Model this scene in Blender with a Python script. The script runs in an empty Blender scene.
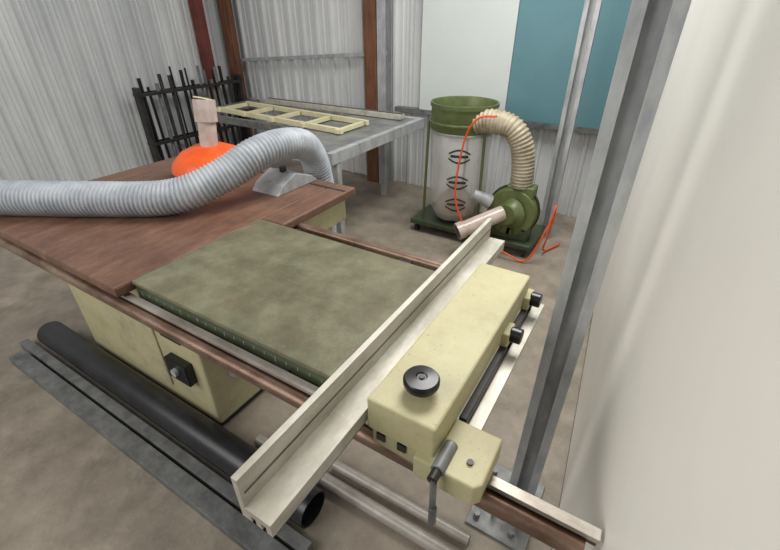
import bpy, bmesh, math, random
from mathutils import Vector, Matrix
random.seed(3)
S=bpy.context.scene
COL=S.collection
# ---------------------------------------------------------------- materials
def lin(c):
    return tuple(((v/255)/12.92 if v/255<=0.04045 else ((v/255+0.055)/1.055)**2.4) for v in c)+(1,)
def mat(name,c1,c2=None,rough=.6,metal=0,scale=8,bump=0,bscale=60,stretch=(1,1,1),detail=6,c3=None,lo=.35,hi=.65,spots=0,alpha=1,trans=0,stain=None,sscale=2,spotc=(90,80,55),samt=.75):
    m=bpy.data.materials.new(name); m.use_nodes=True
    n=m.node_tree; N=n.nodes; L=n.links; b=N["Principled BSDF"]
    b.inputs["Roughness"].default_value=rough; b.inputs["Metallic"].default_value=metal
    b.inputs["Alpha"].default_value=alpha
    b.inputs["Transmission Weight"].default_value=trans
    c2=c2 or tuple(max(0,v*.86) for v in c1)
    tc=N.new("ShaderNodeTexCoord"); mp=N.new("ShaderNodeMapping"); mp.inputs["Scale"].default_value=stretch
    L.new(tc.outputs["Object"],mp.inputs["Vector"])
    nz=N.new("ShaderNodeTexNoise"); nz.inputs["Scale"].default_value=scale; nz.inputs["Detail"].default_value=detail
    nz.inputs["Roughness"].default_value=.65
    L.new(mp.outputs[0],nz.inputs["Vector"])
    cr=N.new("ShaderNodeValToRGB"); e=cr.color_ramp.elements
    e[0].position=lo; e[0].color=lin(c2); e[1].position=hi; e[1].color=lin(c1)
    if c3:
        x=e.new((lo+hi)/2); x.color=lin(c3)
    L.new(nz.outputs[0],cr.inputs[0])
    out=cr.outputs[0]
    def over(out,col,scl,p0,p1,amt,det=2,rg=.5):
        v=N.new("ShaderNodeTexNoise"); v.inputs["Scale"].default_value=scl; v.inputs["Detail"].default_value=det; v.inputs["Roughness"].default_value=rg
        L.new(tc.outputs["Object"],v.inputs["Vector"])
        r2=N.new("ShaderNodeValToRGB"); r2.color_ramp.elements[0].position=p0; r2.color_ramp.elements[0].color=(0,0,0,1)
        r2.color_ramp.elements[1].position=p1; r2.color_ramp.elements[1].color=(amt,amt,amt,1)
        L.new(v.outputs[0],r2.inputs[0])
        mx=N.new("ShaderNodeMixRGB"); mx.inputs[2].default_value=lin(col)
        L.new(r2.outputs[0],mx.inputs[0]); L.new(out,mx.inputs[1]); return mx.outputs[0]
    if stain: out=over(out,stain,sscale,.5,.68,samt,9,.7)
    if spots: out=over(out,spotc,150,.68,.76,spots)
    L.new(out,b.inputs["Base Color"])
    if bump:
        nb=N.new("ShaderNodeTexNoise"); nb.inputs["Scale"].default_value=bscale; nb.inputs["Detail"].default_value=4
        L.new(mp.outputs[0],nb.inputs["Vector"])
        bp=N.new("ShaderNodeBump"); bp.inputs["Strength"].default_value=bump; bp.inputs["Distance"].default_value=.01
        L.new(nb.outputs[0],bp.inputs["Height"]); L.new(bp.outputs[0],b.inputs["Normal"])
    return m
M={}
M['floor']=mat('concrete',(160,150,135),(118,109,96),.6,0,5.0,.25,40,c3=(141,131,117),lo=.28,hi=.72,detail=14,stain=(98,88,75),sscale=2.6,spots=.6,spotc=(206,199,184),samt=.6)
M['wall']=mat('corrugated_steel',(222,223,222),(196,199,200),.45,.05,1.5,stretch=(1,1,.3))
M['galv']=mat('galvanised_steel',(186,188,188),(150,153,155),.42,.2,14,.05,c3=(170,173,174),stretch=(1,1,.4))
M['galvd']=mat('galvanised_dark',(128,129,128),(92,93,93),.5,.25,14)
M['timber']=mat('timber_brown',(128,84,56),(84,52,34),.7,0,10,stretch=(4,4,.4))
M['redpost']=mat('red_oxide_steel',(118,58,48),(88,40,34),.6,0,6)
M['green']=mat('machine_green_table',(126,124,100),(96,94,73),.36,.1,9,.1,90,c3=(111,110,86),detail=15,spots=.7,spotc=(162,156,134),stain=(104,88,68),sscale=8,samt=.5)
M['greenp']=mat('green_paint',(104,114,70),(80,92,52),.4,0,6)
M['dgreen']=mat('dark_green_paint',(64,76,50),(46,56,36),.4,0,6)
M['brown']=mat('rusty_table_top',(128,97,78),(92,65,52),.45,.05,7,.12,70,stretch=(3.2,1,1),c3=(110,81,65),detail=14,spots=.4,spotc=(168,142,120),stain=(86,60,48),sscale=4,lo=.3,hi=.7)
M['cream']=mat('cream_paint',(190,184,143),(176,168,128),.5,0,5,.08,80,spots=.7,spotc=(120,110,82),detail=12,stain=(162,153,116),sscale=9,samt=.6)
M['creamd']=mat('cream_paint_aged',(192,186,150),(166,158,120),.55,0,4,.08,80,spots=.2,stain=(132,120,94),sscale=4)
M['alu']=mat('aluminium_fence',(208,204,192),(170,165,152),.42,.25,14,.05,60,stretch=(1,.3,1),c3=(192,188,175),spots=.4,spotc=(130,122,106),stain=(160,152,136),sscale=12,samt=.5)
M['alud']=mat('aluminium_slot',(110,105,98),(84,80,74),.5,.4,9)
M['rust']=mat('rusty_bar',(150,128,110),(96,72,58),.38,.5,12,.1,c3=(126,103,87),stretch=(.4,1,1))
M['steelbar']=mat('bright_steel_bar',(204,199,190),(154,145,134),.35,.5,12,stretch=(.4,1,1))
M['black']=mat('black_plastic',(24,24,25),(14,14,15),.28)
M['rubber']=mat('black_rubber',(40,38,36),(24,23,22),.6)
M['pvc']=mat('black_pipe',(40,42,46),(24,25,28),.35,0,8)
M['greypvc']=mat('grey_pipe',(176,172,164),(140,134,124),.4,.1,6)
M['hose']=mat('grey_hose',(180,185,190),(150,156,163),.5,0,10)
M['bhose']=mat('beige_hose',(182,172,148),(140,130,106),.45,0,10)
M['orange']=mat('orange_plastic',(236,98,34),(210,78,24),.4)
M['orangec']=mat('orange_cable',(236,92,30),(214,78,22),.5)
M['clear']=mat('clear_bag',(226,226,220),(200,200,193),.35,0,7,.9,9,alpha=.42,stretch=(1,1,.4))
M['clear2']=mat('clear_tube',(214,200,190),(186,166,156),.2,0,9,alpha=.85)
M['dust']=mat('sawdust',(160,128,106),(116,86,70),.95,0,18,.6,80)
M['print']=mat('bag_print',(52,52,52),(34,34,34),.7)
M['teal']=mat('teal_board',(98,140,148),(90,132,140),.5,0,1.5)
M['white']=mat('white_board',(212,218,214),(204,211,208),.4,0,1.5)
M['panel']=mat('white_door_paint',(236,234,226),(230,227,218),.5,0,2)
M['steeld']=mat('dark_steel',(64,62,60),(40,38,37),.45,.3,12)
M['tabletop']=mat('steel_table_top',(150,152,150),(112,114,114),.4,.3,5)
M['framec']=mat('pale_yellow_frame',(222,217,180),(204,197,156),.5)
# ---------------------------------------------------------------- helpers
def E(name,loc=(0,0,0)):
    o=bpy.data.objects.new(name,None); COL.objects.link(o); o.location=loc; o.empty_display_size=.1; return o
def link(o,parent,m,smooth=False):
    COL.objects.link(o)
    if m: o.data.materials.append(M[m])
    if parent:
        o.parent=parent; o.matrix_parent_inverse=Matrix.Translation(-Vector(parent.location))
    if smooth:
        for p in o.data.polygons: p.use_smooth=True
    return o
def fin(name,bm,parent,m,smooth=False,bevel=0,seg=2):
    bmesh.ops.recalc_face_normals(bm,faces=bm.faces[:])
    me=bpy.data.meshes.new(name); bm.to_mesh(me); bm.free()
    o=link(bpy.data.objects.new(name,me),parent,m,smooth)
    if bevel:
        b=o.modifiers.new("bevel",'BEVEL'); b.width=bevel; b.segments=seg; b.limit_method='ANGLE'; b.angle_limit=math.radians(40)
    return o
def box(name,parent,x0,x1,y0,y1,z0,z1,m,bevel=.002,rot=None):
    bm=bmesh.new(); bmesh.ops.create_cube(bm,size=1)
    c=Vector(((x0+x1)/2,(y0+y1)/2,(z0+z1)/2))
    for v in bm.verts:
        v.co=Vector((v.co.x*(x1-x0),v.co.y*(y1-y0),v.co.z*(z1-z0)))
        if rot: v.co=rot@v.co
        v.co+=c
    return fin(name,bm,parent,m,False,bevel)
def beam(name,parent,p0,p1,w,h,m,bevel=.002):
    p0=Vector(p0);p1=Vector(p1);d=p1-p0
    bm=bmesh.new(); bmesh.ops.create_cube(bm,size=1)
    q=d.to_track_quat('Y','Z')
    for v in bm.verts:
        v.co=q@Vector((v.co.x*w,v.co.y*d.length,v.co.z*h))+(p0+p1)/2
    return fin(name,bm,parent,m,False,bevel)
def cyl(name,parent,p0,p1,r,m,r2=None,n=32,bevel=0,caps=True):
    p0=Vector(p0);p1=Vector(p1);d=p1-p0
    bm=bmesh.new(); bmesh.ops.create_cone(bm,cap_ends=caps,segments=n,radius1=r,radius2=r if r2 is None else r2,depth=d.length)
    q=d.to_track_quat('Z','Y')
    for v in bm.verts: v.co=q@v.co+(p0+p1)/2
    o=fin(name,bm,parent,m,True,bevel)
    try: o.data.set_sharp_from_angle(angle=math.radians(40))
    except Exception: pass
    return o
def lathe(name,parent,c,prof,m,n=40,axis=(0,0,1),jit=None):
    q=Vector(axis).to_track_quat('Z','Y'); c=Vector(c); bm=bmesh.new(); rings=[]
    for r,z in prof:
        ring=[]
        for i in range(n):
            a=2*math.pi*i/n; rr=r*(1+(jit(a,z) if jit else 0))
            ring.append(bm.verts.new(c+q@Vector((rr*math.cos(a),rr*math.sin(a),z))))
        rings.append(ring)
    for a,b in zip(rings,rings[1:]):
        for i in range(n): bm.faces.new((a[i],a[(i+1)%n],b[(i+1)%n],b[i]))
    o=fin(name,bm,parent,m,True)
    o.data.set_sharp_from_angle(angle=math.radians(45))
    return o
def catmull(P,k):
    P=[Vector(p) for p in P]; P=[2*P[0]-P[1]]+P+[2*P[-1]-P[-2]]; out=[]
    for i in range(1,len(P)-2):
        for j in range(k):
            t=j/k; a,b,c,d=P[i-1:i+3]
            out.append(.5*((2*b)+(-a+c)*t+(2*a-5*b+4*c-d)*t*t+(-a+3*b-3*c+d)*t**3))
    out.append(P[-2]); return out
def sweep(name,parent,pts,r,m,k=12,n=16,rib=0,pitch=.02,caps=True):
    C=catmull(pts,k)
    L=[0]
    for a,b in zip(C,C[1:]): L.append(L[-1]+(b-a).length)
    step=pitch/4 if rib else L[-1]/(len(C)-1)
    cnt=max(2,int(L[-1]/step)); Q=[]; j=0
    for i in range(cnt+1):
        s=L[-1]*i/cnt
        while j<len(L)-2 and L[j+1]<s: j+=1
        t=(s-L[j])/max(1e-9,L[j+1]-L[j]); Q.append((C[j].lerp(C[j+1],min(1,t)),s))
    bm=bmesh.new()
    t0=(Q[1][0]-Q[0][0]).normalized(); nrm=t0.orthogonal().normalized(); rings=[]
    for i,(p,s) in enumerate(Q):
        t=((Q[min(i+1,cnt)][0])-(Q[max(i-1,0)][0])).normalized()
        nrm=(nrm-t*nrm.dot(t)).normalized(); bi=t.cross(nrm)
        rr=r+(rib*math.cos(2*math.pi*s/pitch) if rib else 0)
        rings.append([bm.verts.new(p+rr*(math.cos(2*math.pi*q/n)*nrm+math.sin(2*math.pi*q/n)*bi)) for q in range(n)])
    for a,b in zip(rings,rings[1:]):
        for i in range(n): bm.faces.new((a[i],a[(i+1)%n],b[(i+1)%n],b[i]))
    if caps: bm.faces.new(rings[0]); bm.faces.new(rings[-1])
    return fin(name,bm,parent,m,True)
def prism(name,parent,prof,axis,a0,a1,m,bevel=.001):
    bm=bmesh.new()
    def mk(p,a):
        return {'X':(a,p[0],p[1]),'Y':(p[0],a,p[1]),'Z':(p[0],p[1],a)}[axis]
    A=[bm.verts.new(mk(p,a0)) for p in prof]; B=[bm.verts.new(mk(p,a1)) for p in prof]
    n=len(prof)
    for i in range(n): bm.faces.new((A[i],A[(i+1)%n],B[(i+1)%n],B[i]))
    bm.faces.new(A); bm.faces.new(B)
    return fin(name,bm,parent,m,False,bevel)
def channel_prof(x0,x1,y0,y1,t,lip=.012):
    return [(x0,y0),(x1,y0),(x1,y0+lip),(x1-t,y0+lip),(x1-t,y0+t),(x0+t,y0+t),(x0+t,y1-t),(x1-t,y1-t),(x1-t,y1-lip),(x1,y1-lip),(x1,y1),(x0,y1)]
def cchan(x0,x1,y0,y1,t,lip):
    return [(x0,y1),(x0,y0),(x0+lip,y0),(x0+lip,y0+t),(x0+t,y0+t),(x0+t,y1-t),(x1-t,y1-t),(x1-t,y0+t),(x1-lip,y0+t),(x1-lip,y0),(x1,y0),(x1,y1)]
# ---------------------------------------------------------------- room
box('floor',None,-4.7,2.6,-1.6,4.1,-.1,0,'floor',0)
def corrug(name,axis,a0,a1,pos,sgn,z0,z1):
    pts=[];a=a0; p=.19
    while a<a1-.001:
        for da,h in ((0,0),(.05,0),(.056,.006),(.066,.006),(.072,0),(.100,0),(.106,.006),(.116,.006),(.122,0),(.150,0),(.158,.026),(.182,.026),(.19,0)):
            if a+da<=a1: pts.append((a+da,h))
        a+=p
    bm=bmesh.new(); A=[];B=[]
    for q,h in pts:
        w=pos+sgn*h
        c=(q,w) if axis=='X' else (w,q)
        A.append(bm.verts.new((c[0],c[1],z0))); B.append(bm.verts.new((c[0],c[1],z1)))
    for i in range(len(A)-1): bm.faces.new((A[i],A[i+1],B[i+1],B[i]))
    o=fin(name,bm,None,'wall'); s=o.modifiers.new('s','SOLIDIFY'); s.thickness=.004
    return o
corrug('wall_back','X',-4.62,2.6,3.985,-1,0,3.2)
corrug('wall_left','Y',-1.6,4.0,-4.64,1,0,3.2)
g=E('wall_girt_frame',(-1,3.93,.8))
box('girt_low',g,-2.3,2.5,3.87,3.95,.765,.81,'galvd')
beam('girt_mid',g,(-4.5,3.9,1.135),(-2.42,3.9,1.28),.05,.035,'galv')
beam('girt_leftbay',g,(-4.5,3.9,.70),(-2.42,3.9,.72),.05,.035,'galv')
box('girt_high',g,-2.3,2.5,3.91,3.95,2.1,2.15,'galvd')
prism('steel_column',None,channel_prof(-2.455,-2.365,3.80,3.93,.006),'Z',0,3.2,'galv')
box('timber_post',None,-2.61,-2.465,3.80,3.88,0,3.2,'timber',.004)
box('timber_post',None,-4.56,-4.42,3.78,3.86,0,3.2,'timber',.004)
box('red_steel_post',None,-4.58,-4.45,3.42,3.5,0,3.2,'redpost',.004)
box('white_board',None,-2.02,-1.17,3.875,3.9,.811,2.7,'white',.002)
box('teal_board',None,-1.165,.75,3.875,3.9,.811,2.7,'teal',.002)
# ---------------------------------------------------------------- rods on left wall
g=E('metal_rod_rack',(-4.36,3.0,0))
for i in range(16):
    y=2.55+i*.074+random.uniform(-.012,.012); h=random.uniform(.98,1.16)
    cyl('rod_%d'%i,g,(-4.36,y,0.0),(-4.39,y+random.uniform(-.02,.02),h),random.choice((.010,.014,.018)),random.choice(('steeld','black','galvd')),n=10)
for z in (.45,.92):
    box('rack_rail_%d'%(z*10),g,-4.345,-4.32,2.46,3.74,z,z+.03,'steeld'); box('rack_rail_b%d'%(z*10),g,-4.43,-4.41,2.46,3.74,z,z+.03,'steeld')
for i,y in enumerate((2.48,3.72)): box('rack_upright_%d'%i,g,-4.42,-4.33,y-.02,y+.02,0,1.0,'steeld')
# ---------------------------------------------------------------- outfeed table
g=E('outfeed_table',(-2.7,2.9,0))
prism('rail_right',g,[(-1.86,.72),(-1.81,.72),(-1.81,.80),(-1.86,.80)],'Y',2.22,3.58,'galv')
box('rail_back',g,-3.9,-1.86,3.52,3.58,.72,.80,'galv')
box('rail_front',g,-2.5,-1.86,2.22,2.27,.73,.80,'galvd')
box('rail_mid',g,-2.56,-2.50,2.22,3.52,.73,.80,'galvd')
box('rail_left',g,-3.9,-3.84,2.7,3.52,.73,.80,'galvd')
box('rail_inner',g,-3.84,-2.56,2.7,2.74,.73,.79,'galvd')
box('top_plate',g,-2.50,-1.86,2.27,3.52,.775,.795,'tabletop')
for n_,(x,y) in enumerate([(-2.22,3.53),(-1.84,2.3),(-3.87,3.5),(-3.87,2.75),(-2.53,2.3)]):
    box('leg_%d'%n_,g,x-.025,x+.025,y-.025,y+.025,0,.73,'galv')
g=E('sliding_table_frame',(-2.9,2.9,.8))
for i,(y) in enumerate([2.74,3.10]):
    beam('side_rail_%d'%i,g,(-3.66,y+.08,.822),(-2.08,y-.04,.822),.035,.04,'framec')
for i in range(5):
    x=-3.64+i*.378
    box('cross_bar_%d'%i,g,x,x+.035,2.78-.075*(x+3.7),3.14-.075*(x+3.7),.806,.838,'framec')
g=E('aluminium_extrusion',(-2.8,3.3,.8))
box('body',g,-3.6,-1.95,3.38,3.46,.80,.845,'alu',.004); box('slot',g,-3.6,-1.95,3.405,3.435,.846,.849,'alud',0)
# ---------------------------------------------------------------- panel saw
g=E('panel_saw',(-1.3,1.1,0))
box('cabinet',g,-2.3,-1.29,.668,1.55,.04,.79,'creamd',.012)
box('cabinet_plinth',g,-2.28,-1.31,.69,1.53,0,.04,'steeld')
box('front_door',g,-2.1,-1.58,.660,.67,.14,.72,'creamd',.006)
for i in range(6): box('vent_slot_%d'%i,g,-1.53,-1.40,.664,.669,.46+.03*i,.472+.03*i,'black',0)
box('switch_box',g,-1.50,-1.36,.63,.669,.27,.38,'black',.006)
cyl('switch_button',g,(-1.43,.63,.33),(-1.43,.615,.33),.018,'galv')
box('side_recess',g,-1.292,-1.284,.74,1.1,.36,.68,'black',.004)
box('motor_box',g,-1.285,-1.14,.76,.93,.42,.56,'pvc',.015)
cyl('motor_end',g,(-1.21,.76,.49),(-1.21,.735,.49),.055,'black',bevel=.006)
lathe('cable_gland',g,(-1.288,.80,.27),[(.0001,.004),(.02,.004),(.03,.012),(.034,.0)],'galv',axis=(1,0,0))
box('side_cover',g,-1.292,-1.275,1.15,1.45,.3,.65,'creamd',.01)
box('main_top',g,-2.5,-1.345,.50,1.67,.81,.85,'brown',.008)
box('main_top_wing',g,-1.345,-1.22,1.145,1.67,.81,.85,'brown',.008)
box('mitre_slot',g,-2.5,-1.23,1.585,1.60,.8495,.8515,'steeld',0)
box('main_body',g,-2.4,-1.26,1.16,1.63,.68,.81,'creamd',.008)
box('green_table_top',g,-1.34,-.49,.555,1.135,.838,.852,'green',.003)
for n_,(a,b,c,d) in enumerate([(-1.33,-.49,.558,.575),(-1.33,-.49,1.115,1.132),(-.51,-.493,.575,1.115),(-1.33,-1.315,.575,1.115)]):
    box('green_table_skirt_%d'%n_,g,a,b,c,d,.785,.838,'dgreen',.002)
for i in range(4): box('green_table_rib_%d'%i,g,-1.18+.18*i,-1.165+.18*i,.575,1.115,.80,.838,'dgreen',0)
for i in range(20):
    x=-1.3+i*.04; box('scale_tick_%d'%i,g,x,x+.0014,.5567,.558,.812 if i%5 else .806,.822,'alu',0)
cyl('front_rail',g,(-2.4,.515,.765),(.10,.515,.765),.021,'rust')
box('front_rail_strip',g,-2.4,.12,.524,.548,.79,.802,'steelbar',.001)
box('front_rail_angle',g,-2.4,.12,.540,.548,.755,.79,'rust',.001)
cyl('back_rail',g,(-2.4,1.245,.80),(-.30,1.245,.80),.019,'rust')
for i,x in enumerate((-1.25,-.7)):
    box('rail_bracket_%d'%i,g,x,x+.05,1.13,1.235,.785,.80,'steeld'); box('rail_bracket_f%d'%i,g,x,x+.05,.548,.56,.785,.80,'steeld')
prism('blade_hood',g,[(1.36,.85),(1.66,.85),(1.62,.885),(1.50,.93),(1.40,.89)],'X',-1.64,-1.46,'galv',.004)
cyl('hood_knob',g,(-1.545,1.50,.925),(-1.545,1.50,.95),.018,'steeld')
# ---------------------------------------------------------------- guard
g=E('orange_blade_guard',(-1.98,1.40,.85))
cyl('guard_stem',g,(-1.98,1.42,.85),(-1.98,1.42,.92),.09,'steeld')
lathe('hood',g,(-1.98,1.42,.90),[(.0001,.12),(.08,.115),(.15,.085),(.20,.035),(.21,0),(.0001,0)],'orange')
cyl('dust_port',g,(-1.98,1.42,1.0),(-1.985,1.44,1.13),.045,'clear2')
cyl('port_collar',g,(-1.985,1.44,1.13),(-1.99,1.455,1.235),.055,'clear2'); cyl('port_cap',g,(-1.99,1.455,1.235),(-1.99,1.457,1.241),.05,'framec')
g=E('dust_hose',(-1.5,1.3,1))
sweep('duct',g,[(-2.40,.56,.926),(-2.0,.78,.926),(-1.70,.98,.930),(-1.58,1.16,.99),(-1.52,1.34,1.06),(-1.51,1.54,1.06),(-1.54,1.70,.99),(-1.55,1.78,.80),(-1.57,1.80,.5),(-1.60,1.81,.1)],.072,'hose',k=14,n=28,rib=.005,pitch=.018)
# ---------------------------------------------------------------- rip fence
g=E('rip_fence',(-.39,.8,.9))
prism('fence_profile',g,[(-.424,.866),(-.424,.975),(-.410,.975),(-.410,.900),(-.352,.900),(-.352,.866),(-.366,.866),(-.366,.884),(-.376,.884),(-.376,.866),(-.390,.866),(-.390,.884),(-.400,.884),(-.400,.866)],'Y',.208,1.385,'alu',.0008)
box('fence_wear_strip',g,-.410,-.4088,.215,1.38,.932,.936,'alud',0)
box('fence_lower_bar',g,-.405,-.365,.235,.50,.835,.866,'alud',.002)
# ---------------------------------------------------------------- crosscut carriage
g=E('fence_carriage',(-.27,.8,.9))
box('beam_box',g,-.343,-.19,.473,1.108,.862,.95,'cream',.005)
box('beam_under',g,-.33,-.21,.49,1.09,.80,.862,'steeld')
box('front_foot',g,-.335,-.225,.478,.60,.815,.862,'cream',.004)
for i in range(2): box('slot_%d'%i,g,-.322+.05*i,-.302+.05*i,.474,.4785,.838,.858,'black',0)
lathe('clamp_knob',g,(-.258,.545,.95),[(.0001,0),(.014,0),(.014,.016),(.022,.018),(.034,.02),(.037,.026),(.037,.036),(.033,.041),(.012,.043),(.010,.040),(.0001,.040)],'black')
cyl('clamp_bolt',g,(-.258,.545,.988),(-.258,.545,.9925),.006,'steeld',n=6)
box('side_bar',g,-.172,-.140,.60,1.16,.822,.832,'alu'); box('side_bar_web',g,-.19,-.172,.60,1.12,.80,.86,'steeld')
for i,y in enumerate((.90,1.09)):
    cyl('roller_knob_%d'%i,g,(-.175,y,.885),(-.145,y,.885),.021,'black',bevel=.003)
    cyl('roller_shaft_%d'%i,g,(-.20,y,.885),(-.17,y,.885),.01,'steelbar')
    box('roller_lug_%d'%i,g,-.192,-.172,y-.03,y+.03,.83,.90,'cream',.004)
prism('clamp_block',g,[(-.225,.455),(-.10,.455),(-.088,.47),(-.088,.585),(-.19,.585),(-.19,.50),(-.225,.50)],'Z',.815,.872,'cream',.004)
cyl('lever_hub',g,(-.172,.452,.872),(-.172,.520,.872),.014,'galvd',bevel=.002)
cyl('lever_boss',g,(-.172,.430,.872),(-.172,.454,.872),.010,'steeld')
cyl('lever_arm',g,(-.170,.435,.872),(-.163,.425,.765),.0065,'galvd'); cyl('lever_grip',g,(-.163,.4255,.80),(-.161,.423,.752),.008,'galvd',bevel=.002)
cyl('block_bolt',g,(-.125,.50,.872),(-.125,.50,.877),.007,'steeld',n=6)
# ---------------------------------------------------------------- steel posts
g=E('steel_post',(-.05,1.06,0))
prism('channel',g,cchan(-.10,-.005,1.03,1.07,.005,.028),'Z',.012,3.2,'galv')
box('base_plate',g,-.2,.02,.86,1.15,0,.012,'galvd',.002)
for i,(x,y) in enumerate([(-.17,.9),(-.04,.9),(-.17,1.1)]):
    cyl('bolt_%d'%i,g,(x,y,.012),(x,y,.035),.012,'galvd',n=6)
box('foot_cleat',g,-.125,-.115,.93,1.02,.012,.09,'galvd')
prism('steel_post',None,cchan(-.60,-.50,3.38,3.43,.005,.03),'Z',0,3.2,'galv')
# ---------------------------------------------------------------- white door leaf at right
g=E('door_1',(.1,1.5,0))
prism('leaf',g,[(.150,.2),(.195,.2),(.015,2.75),(-.030,2.75)],'Z',.012,2.15,'panel',.003)
prism('bottom_rail',g,[(.149,.2),(.196,.2),(.016,2.75),(-.031,2.75)],'Z',0,.012,'steeld',0)
# ---------------------------------------------------------------- pipes on floor
def pipe(name,p0,p1,r,m,t=.006):
    d=(Vector(p1)-Vector(p0)); L=d.length
    return lathe(name,None,p0,[(r-t,0),(r,0),(r,L),(r-t,L),(r-t,0)],m,axis=d)
pipe('black_pipe',(-2.6,.585,.069),(-.68,.580,.069),.068,'pvc')
pipe('grey_pipe',(-1.1,.71,.026),(-.12,.72,.026),.025,'greypvc',.004)
pipe('grey_pipe',(-.75,.79,.021),(-.16,.80,.021),.020,'greypvc',.004)
prism('steel_channel',None,channel_prof(.37,.44,0,.05,.004),'X',-2.6,-.5,'galvd')
prism('steel_channel',None,[(.455,0),(.50,0),(.50,.045),(.455,.045)],'X',-2.7,-.62,'galvd')
# ---------------------------------------------------------------- dust collector
g=E('dust_collector',(-1.2,3.1,0)); cx,cy=-1.26,3.15
lathe('drum',g,(cx,cy,0),[(.215,.83),(.245,.86),(.245,1.02),(.255,1.022),(.255,1.05),(.245,1.05),(.24,1.04),(.235,.93),(.0001,.93)],'greenp')
lathe('drum_band',g,(cx,cy,0),[(.247,.90),(.251,.905),(.251,.92),(.247,.925)],'greenp')
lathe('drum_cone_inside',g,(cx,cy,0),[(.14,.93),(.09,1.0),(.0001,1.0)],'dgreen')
lathe('bag',g,(cx,cy,0),[(.218,.86),(.232,.80),(.222,.6),(.228,.45),(.225,.32),(.215,.22),(.17,.15),(.0001,.13)],'clear',n=64,jit=lambda a,z:.03*math.sin(5*a+z*9)+.02*math.sin(11*a-z*17))
lathe('bag_clamp',g,(cx,cy,0),[(.236,.835),(.240,.84),(.240,.855),(.236,.86)],'galv')
lathe('sawdust',g,(cx,cy,0),[(.0001,.40),(.08,.36),(.165,.26),(.185,.2),(.14,.15),(.0001,.14)],'dust')
a0=math.atan2(-.94,.35)
def arcpatch(nm,a1,a2,z1,z2,h,R=.2400):
    bm=bmesh.new(); A=[];B=[]
    for q in range(9):
        t=q/8; a=a0+a1+(a2-a1)*t; z=z1+(z2)*math.sin(math.pi*t)
        A.append(bm.verts.new((cx+R*math.cos(a),cy+R*math.sin(a),z))); B.append(bm.verts.new((cx+R*math.cos(a),cy+R*math.sin(a),z+h)))
    for q in range(8): bm.faces.new((A[q],A[q+1],B[q+1],B[q]))
    fin(nm,bm,g,'print')
for k_,zz in enumerate((.70,.50,.32)):
    arcpatch('bag_label_arc_%d'%k_,-.34,.34,zz+.012,.03,.014)
    arcpatch('bag_label_base_%d'%k_,-.34,.34,zz-.024,-.03,.014)
    arcpatch('bag_label_text_%d'%k_,-.28,.28,zz-.008,0,.020)
box('base',g,-1.58,-.55,2.93,3.38,.07,.115,'dgreen',.01)
for i,(x,y) in enumerate([(-1.53,2.98),(-1.53,3.33),(-.60,2.98),(-.60,3.33),(-1.05,2.98)]):
    cyl('caster_%d'%i,g,(x-.012,y,.035),(x+.012,y,.035),.035,'rubber'); box('caster_fork_%d'%i,g,x-.018,x+.018,y-.015,y+.015,.04,.072,'steeld')
for i,a in enumerate((200,100,330)):
    a=math.radians(a); cyl('frame_leg_%d'%i,g,(cx+.28*math.cos(a),cy+.245*math.sin(a)*.95,.11),(cx+.262*math.cos(a),cy+.262*math.sin(a),.90),.011,'greenp')
bc=Vector((-.75,3.05,.33))
lathe('fan_housing',g,bc+Vector((0,.07,0)),[(.0001,0),(.175,0),(.185,.01),(.185,.13),(.175,.14),(.0001,.14)],'greenp',axis=(0,-1,0))
lathe('fan_flange',g,bc+Vector((0,.01,0)),[(.183,0),(.2,0),(.2,.012),(.183,.012)],'dgreen',axis=(0,-1,0),n=40)
box('fan_outlet',g,bc.x-.06,bc.x+.14,bc.y-.06,bc.y+.06,.40,.54,'greenp',.01)
box('fan_foot',g,-.90,-.60,2.98,3.12,.115,.22,'dgreen',.005)
lathe('inlet_cone',g,(bc.x,bc.y-.07,bc.z),[(.12,0),(.08,.03),(.075,.06),(.0001,.06)],'greenp',axis=(-.3,-1,0))
cyl('motor',g,(bc.x,bc.y+.07,bc.z),(bc.x,bc.y+.3,bc.z),.085,'greenp',bevel=.01)
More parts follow.
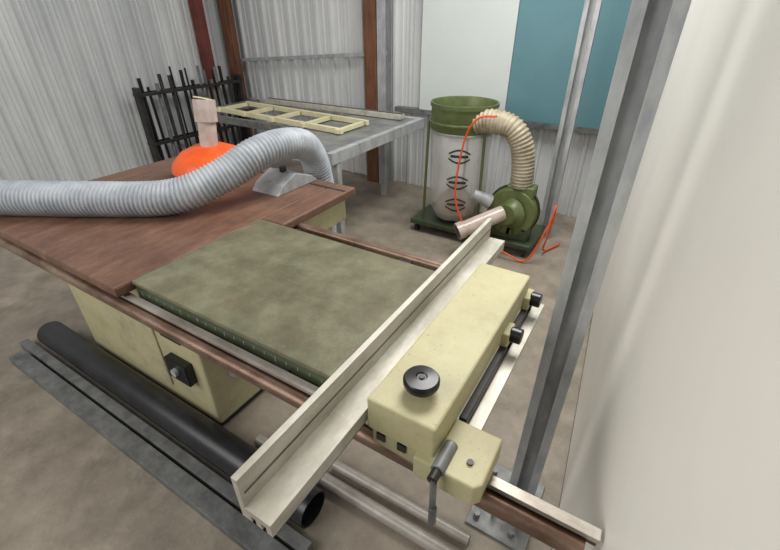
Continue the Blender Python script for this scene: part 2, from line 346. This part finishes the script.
cyl('inlet_pipe',g,(-.80,2.95,.33),(-1.05,2.70,.215),.058,'clear2'); lathe('inlet_lip',g,(-1.05,2.70,.215),[(.05,0),(.066,0),(.066,.05),(.058,.05)],'clear2',axis=(.25,.25,.115))
cyl('inlet_bore',g,(-1.051,2.699,.2145),(-1.045,2.705,.217),.05,'steeld')
cyl('spare_spigot',g,(-.92,2.99,.38),(-1.04,2.93,.44),.055,'galv',r2=.035)
sweep('outlet_hose',g,[(-1.12,3.03,.93),(-.98,3.02,.96),(-.84,3.02,.93),(-.76,3.03,.82),(-.73,3.04,.68),(-.72,3.05,.53)],.078,'bhose',k=10,n=24,rib=.006,pitch=.025)
sweep('power_cable',g,[(-.92,2.90,1.02),(-1.04,2.86,1.0),(-1.12,2.86,.85),(-1.16,2.86,.5),(-1.12,2.86,.3),(-1.0,2.86,.14),(-.85,2.87,.10),(-.70,2.86,.05),(-.55,2.88,.03),(-.46,2.95,.3),(-.44,3.0,.45),(-.46,3.05,.2),(-.48,3.1,.03),(-.40,3.3,.02)],.007,'orangec',k=8,n=8)
# ---------------------------------------------------------------- lights
w=bpy.data.worlds.new('w'); S.world=w; w.use_nodes=True
w.node_tree.nodes['Background'].inputs[0].default_value=(.93,.96,1,1); w.node_tree.nodes['Background'].inputs[1].default_value=.27
def area(name,loc,tgt,sx,sy,e,c=(1,1,1)):
    l=bpy.data.lights.new(name,'AREA'); l.shape='RECTANGLE'; l.size=sx; l.size_y=sy; l.energy=e; l.color=c
    o=bpy.data.objects.new(name,l); COL.objects.link(o); o.location=loc
    o.rotation_euler=(Vector(tgt)-Vector(loc)).to_track_quat('-Z','Y').to_euler()
area('doorway_daylight',(-2.2,-1.5,2.4),(-1,2,.5),2.6,1.8,70,(1,.97,.93))
area('skylight',(-.6,2.4,3.3),(-.8,1.8,0),1.2,1.8,100,(1,.98,.95))
# ---------------------------------------------------------------- camera
cam=bpy.data.cameras.new('camera'); co=bpy.data.objects.new('camera',cam); COL.objects.link(co)
co.location=(0,0,1.6); co.rotation_euler=(math.radians(90-31.8),0,math.radians(31.3))
cam.sensor_width=36; cam.lens=420/780*36; cam.clip_start=.02
S.camera=co
S.view_settings.view_transform='Standard'
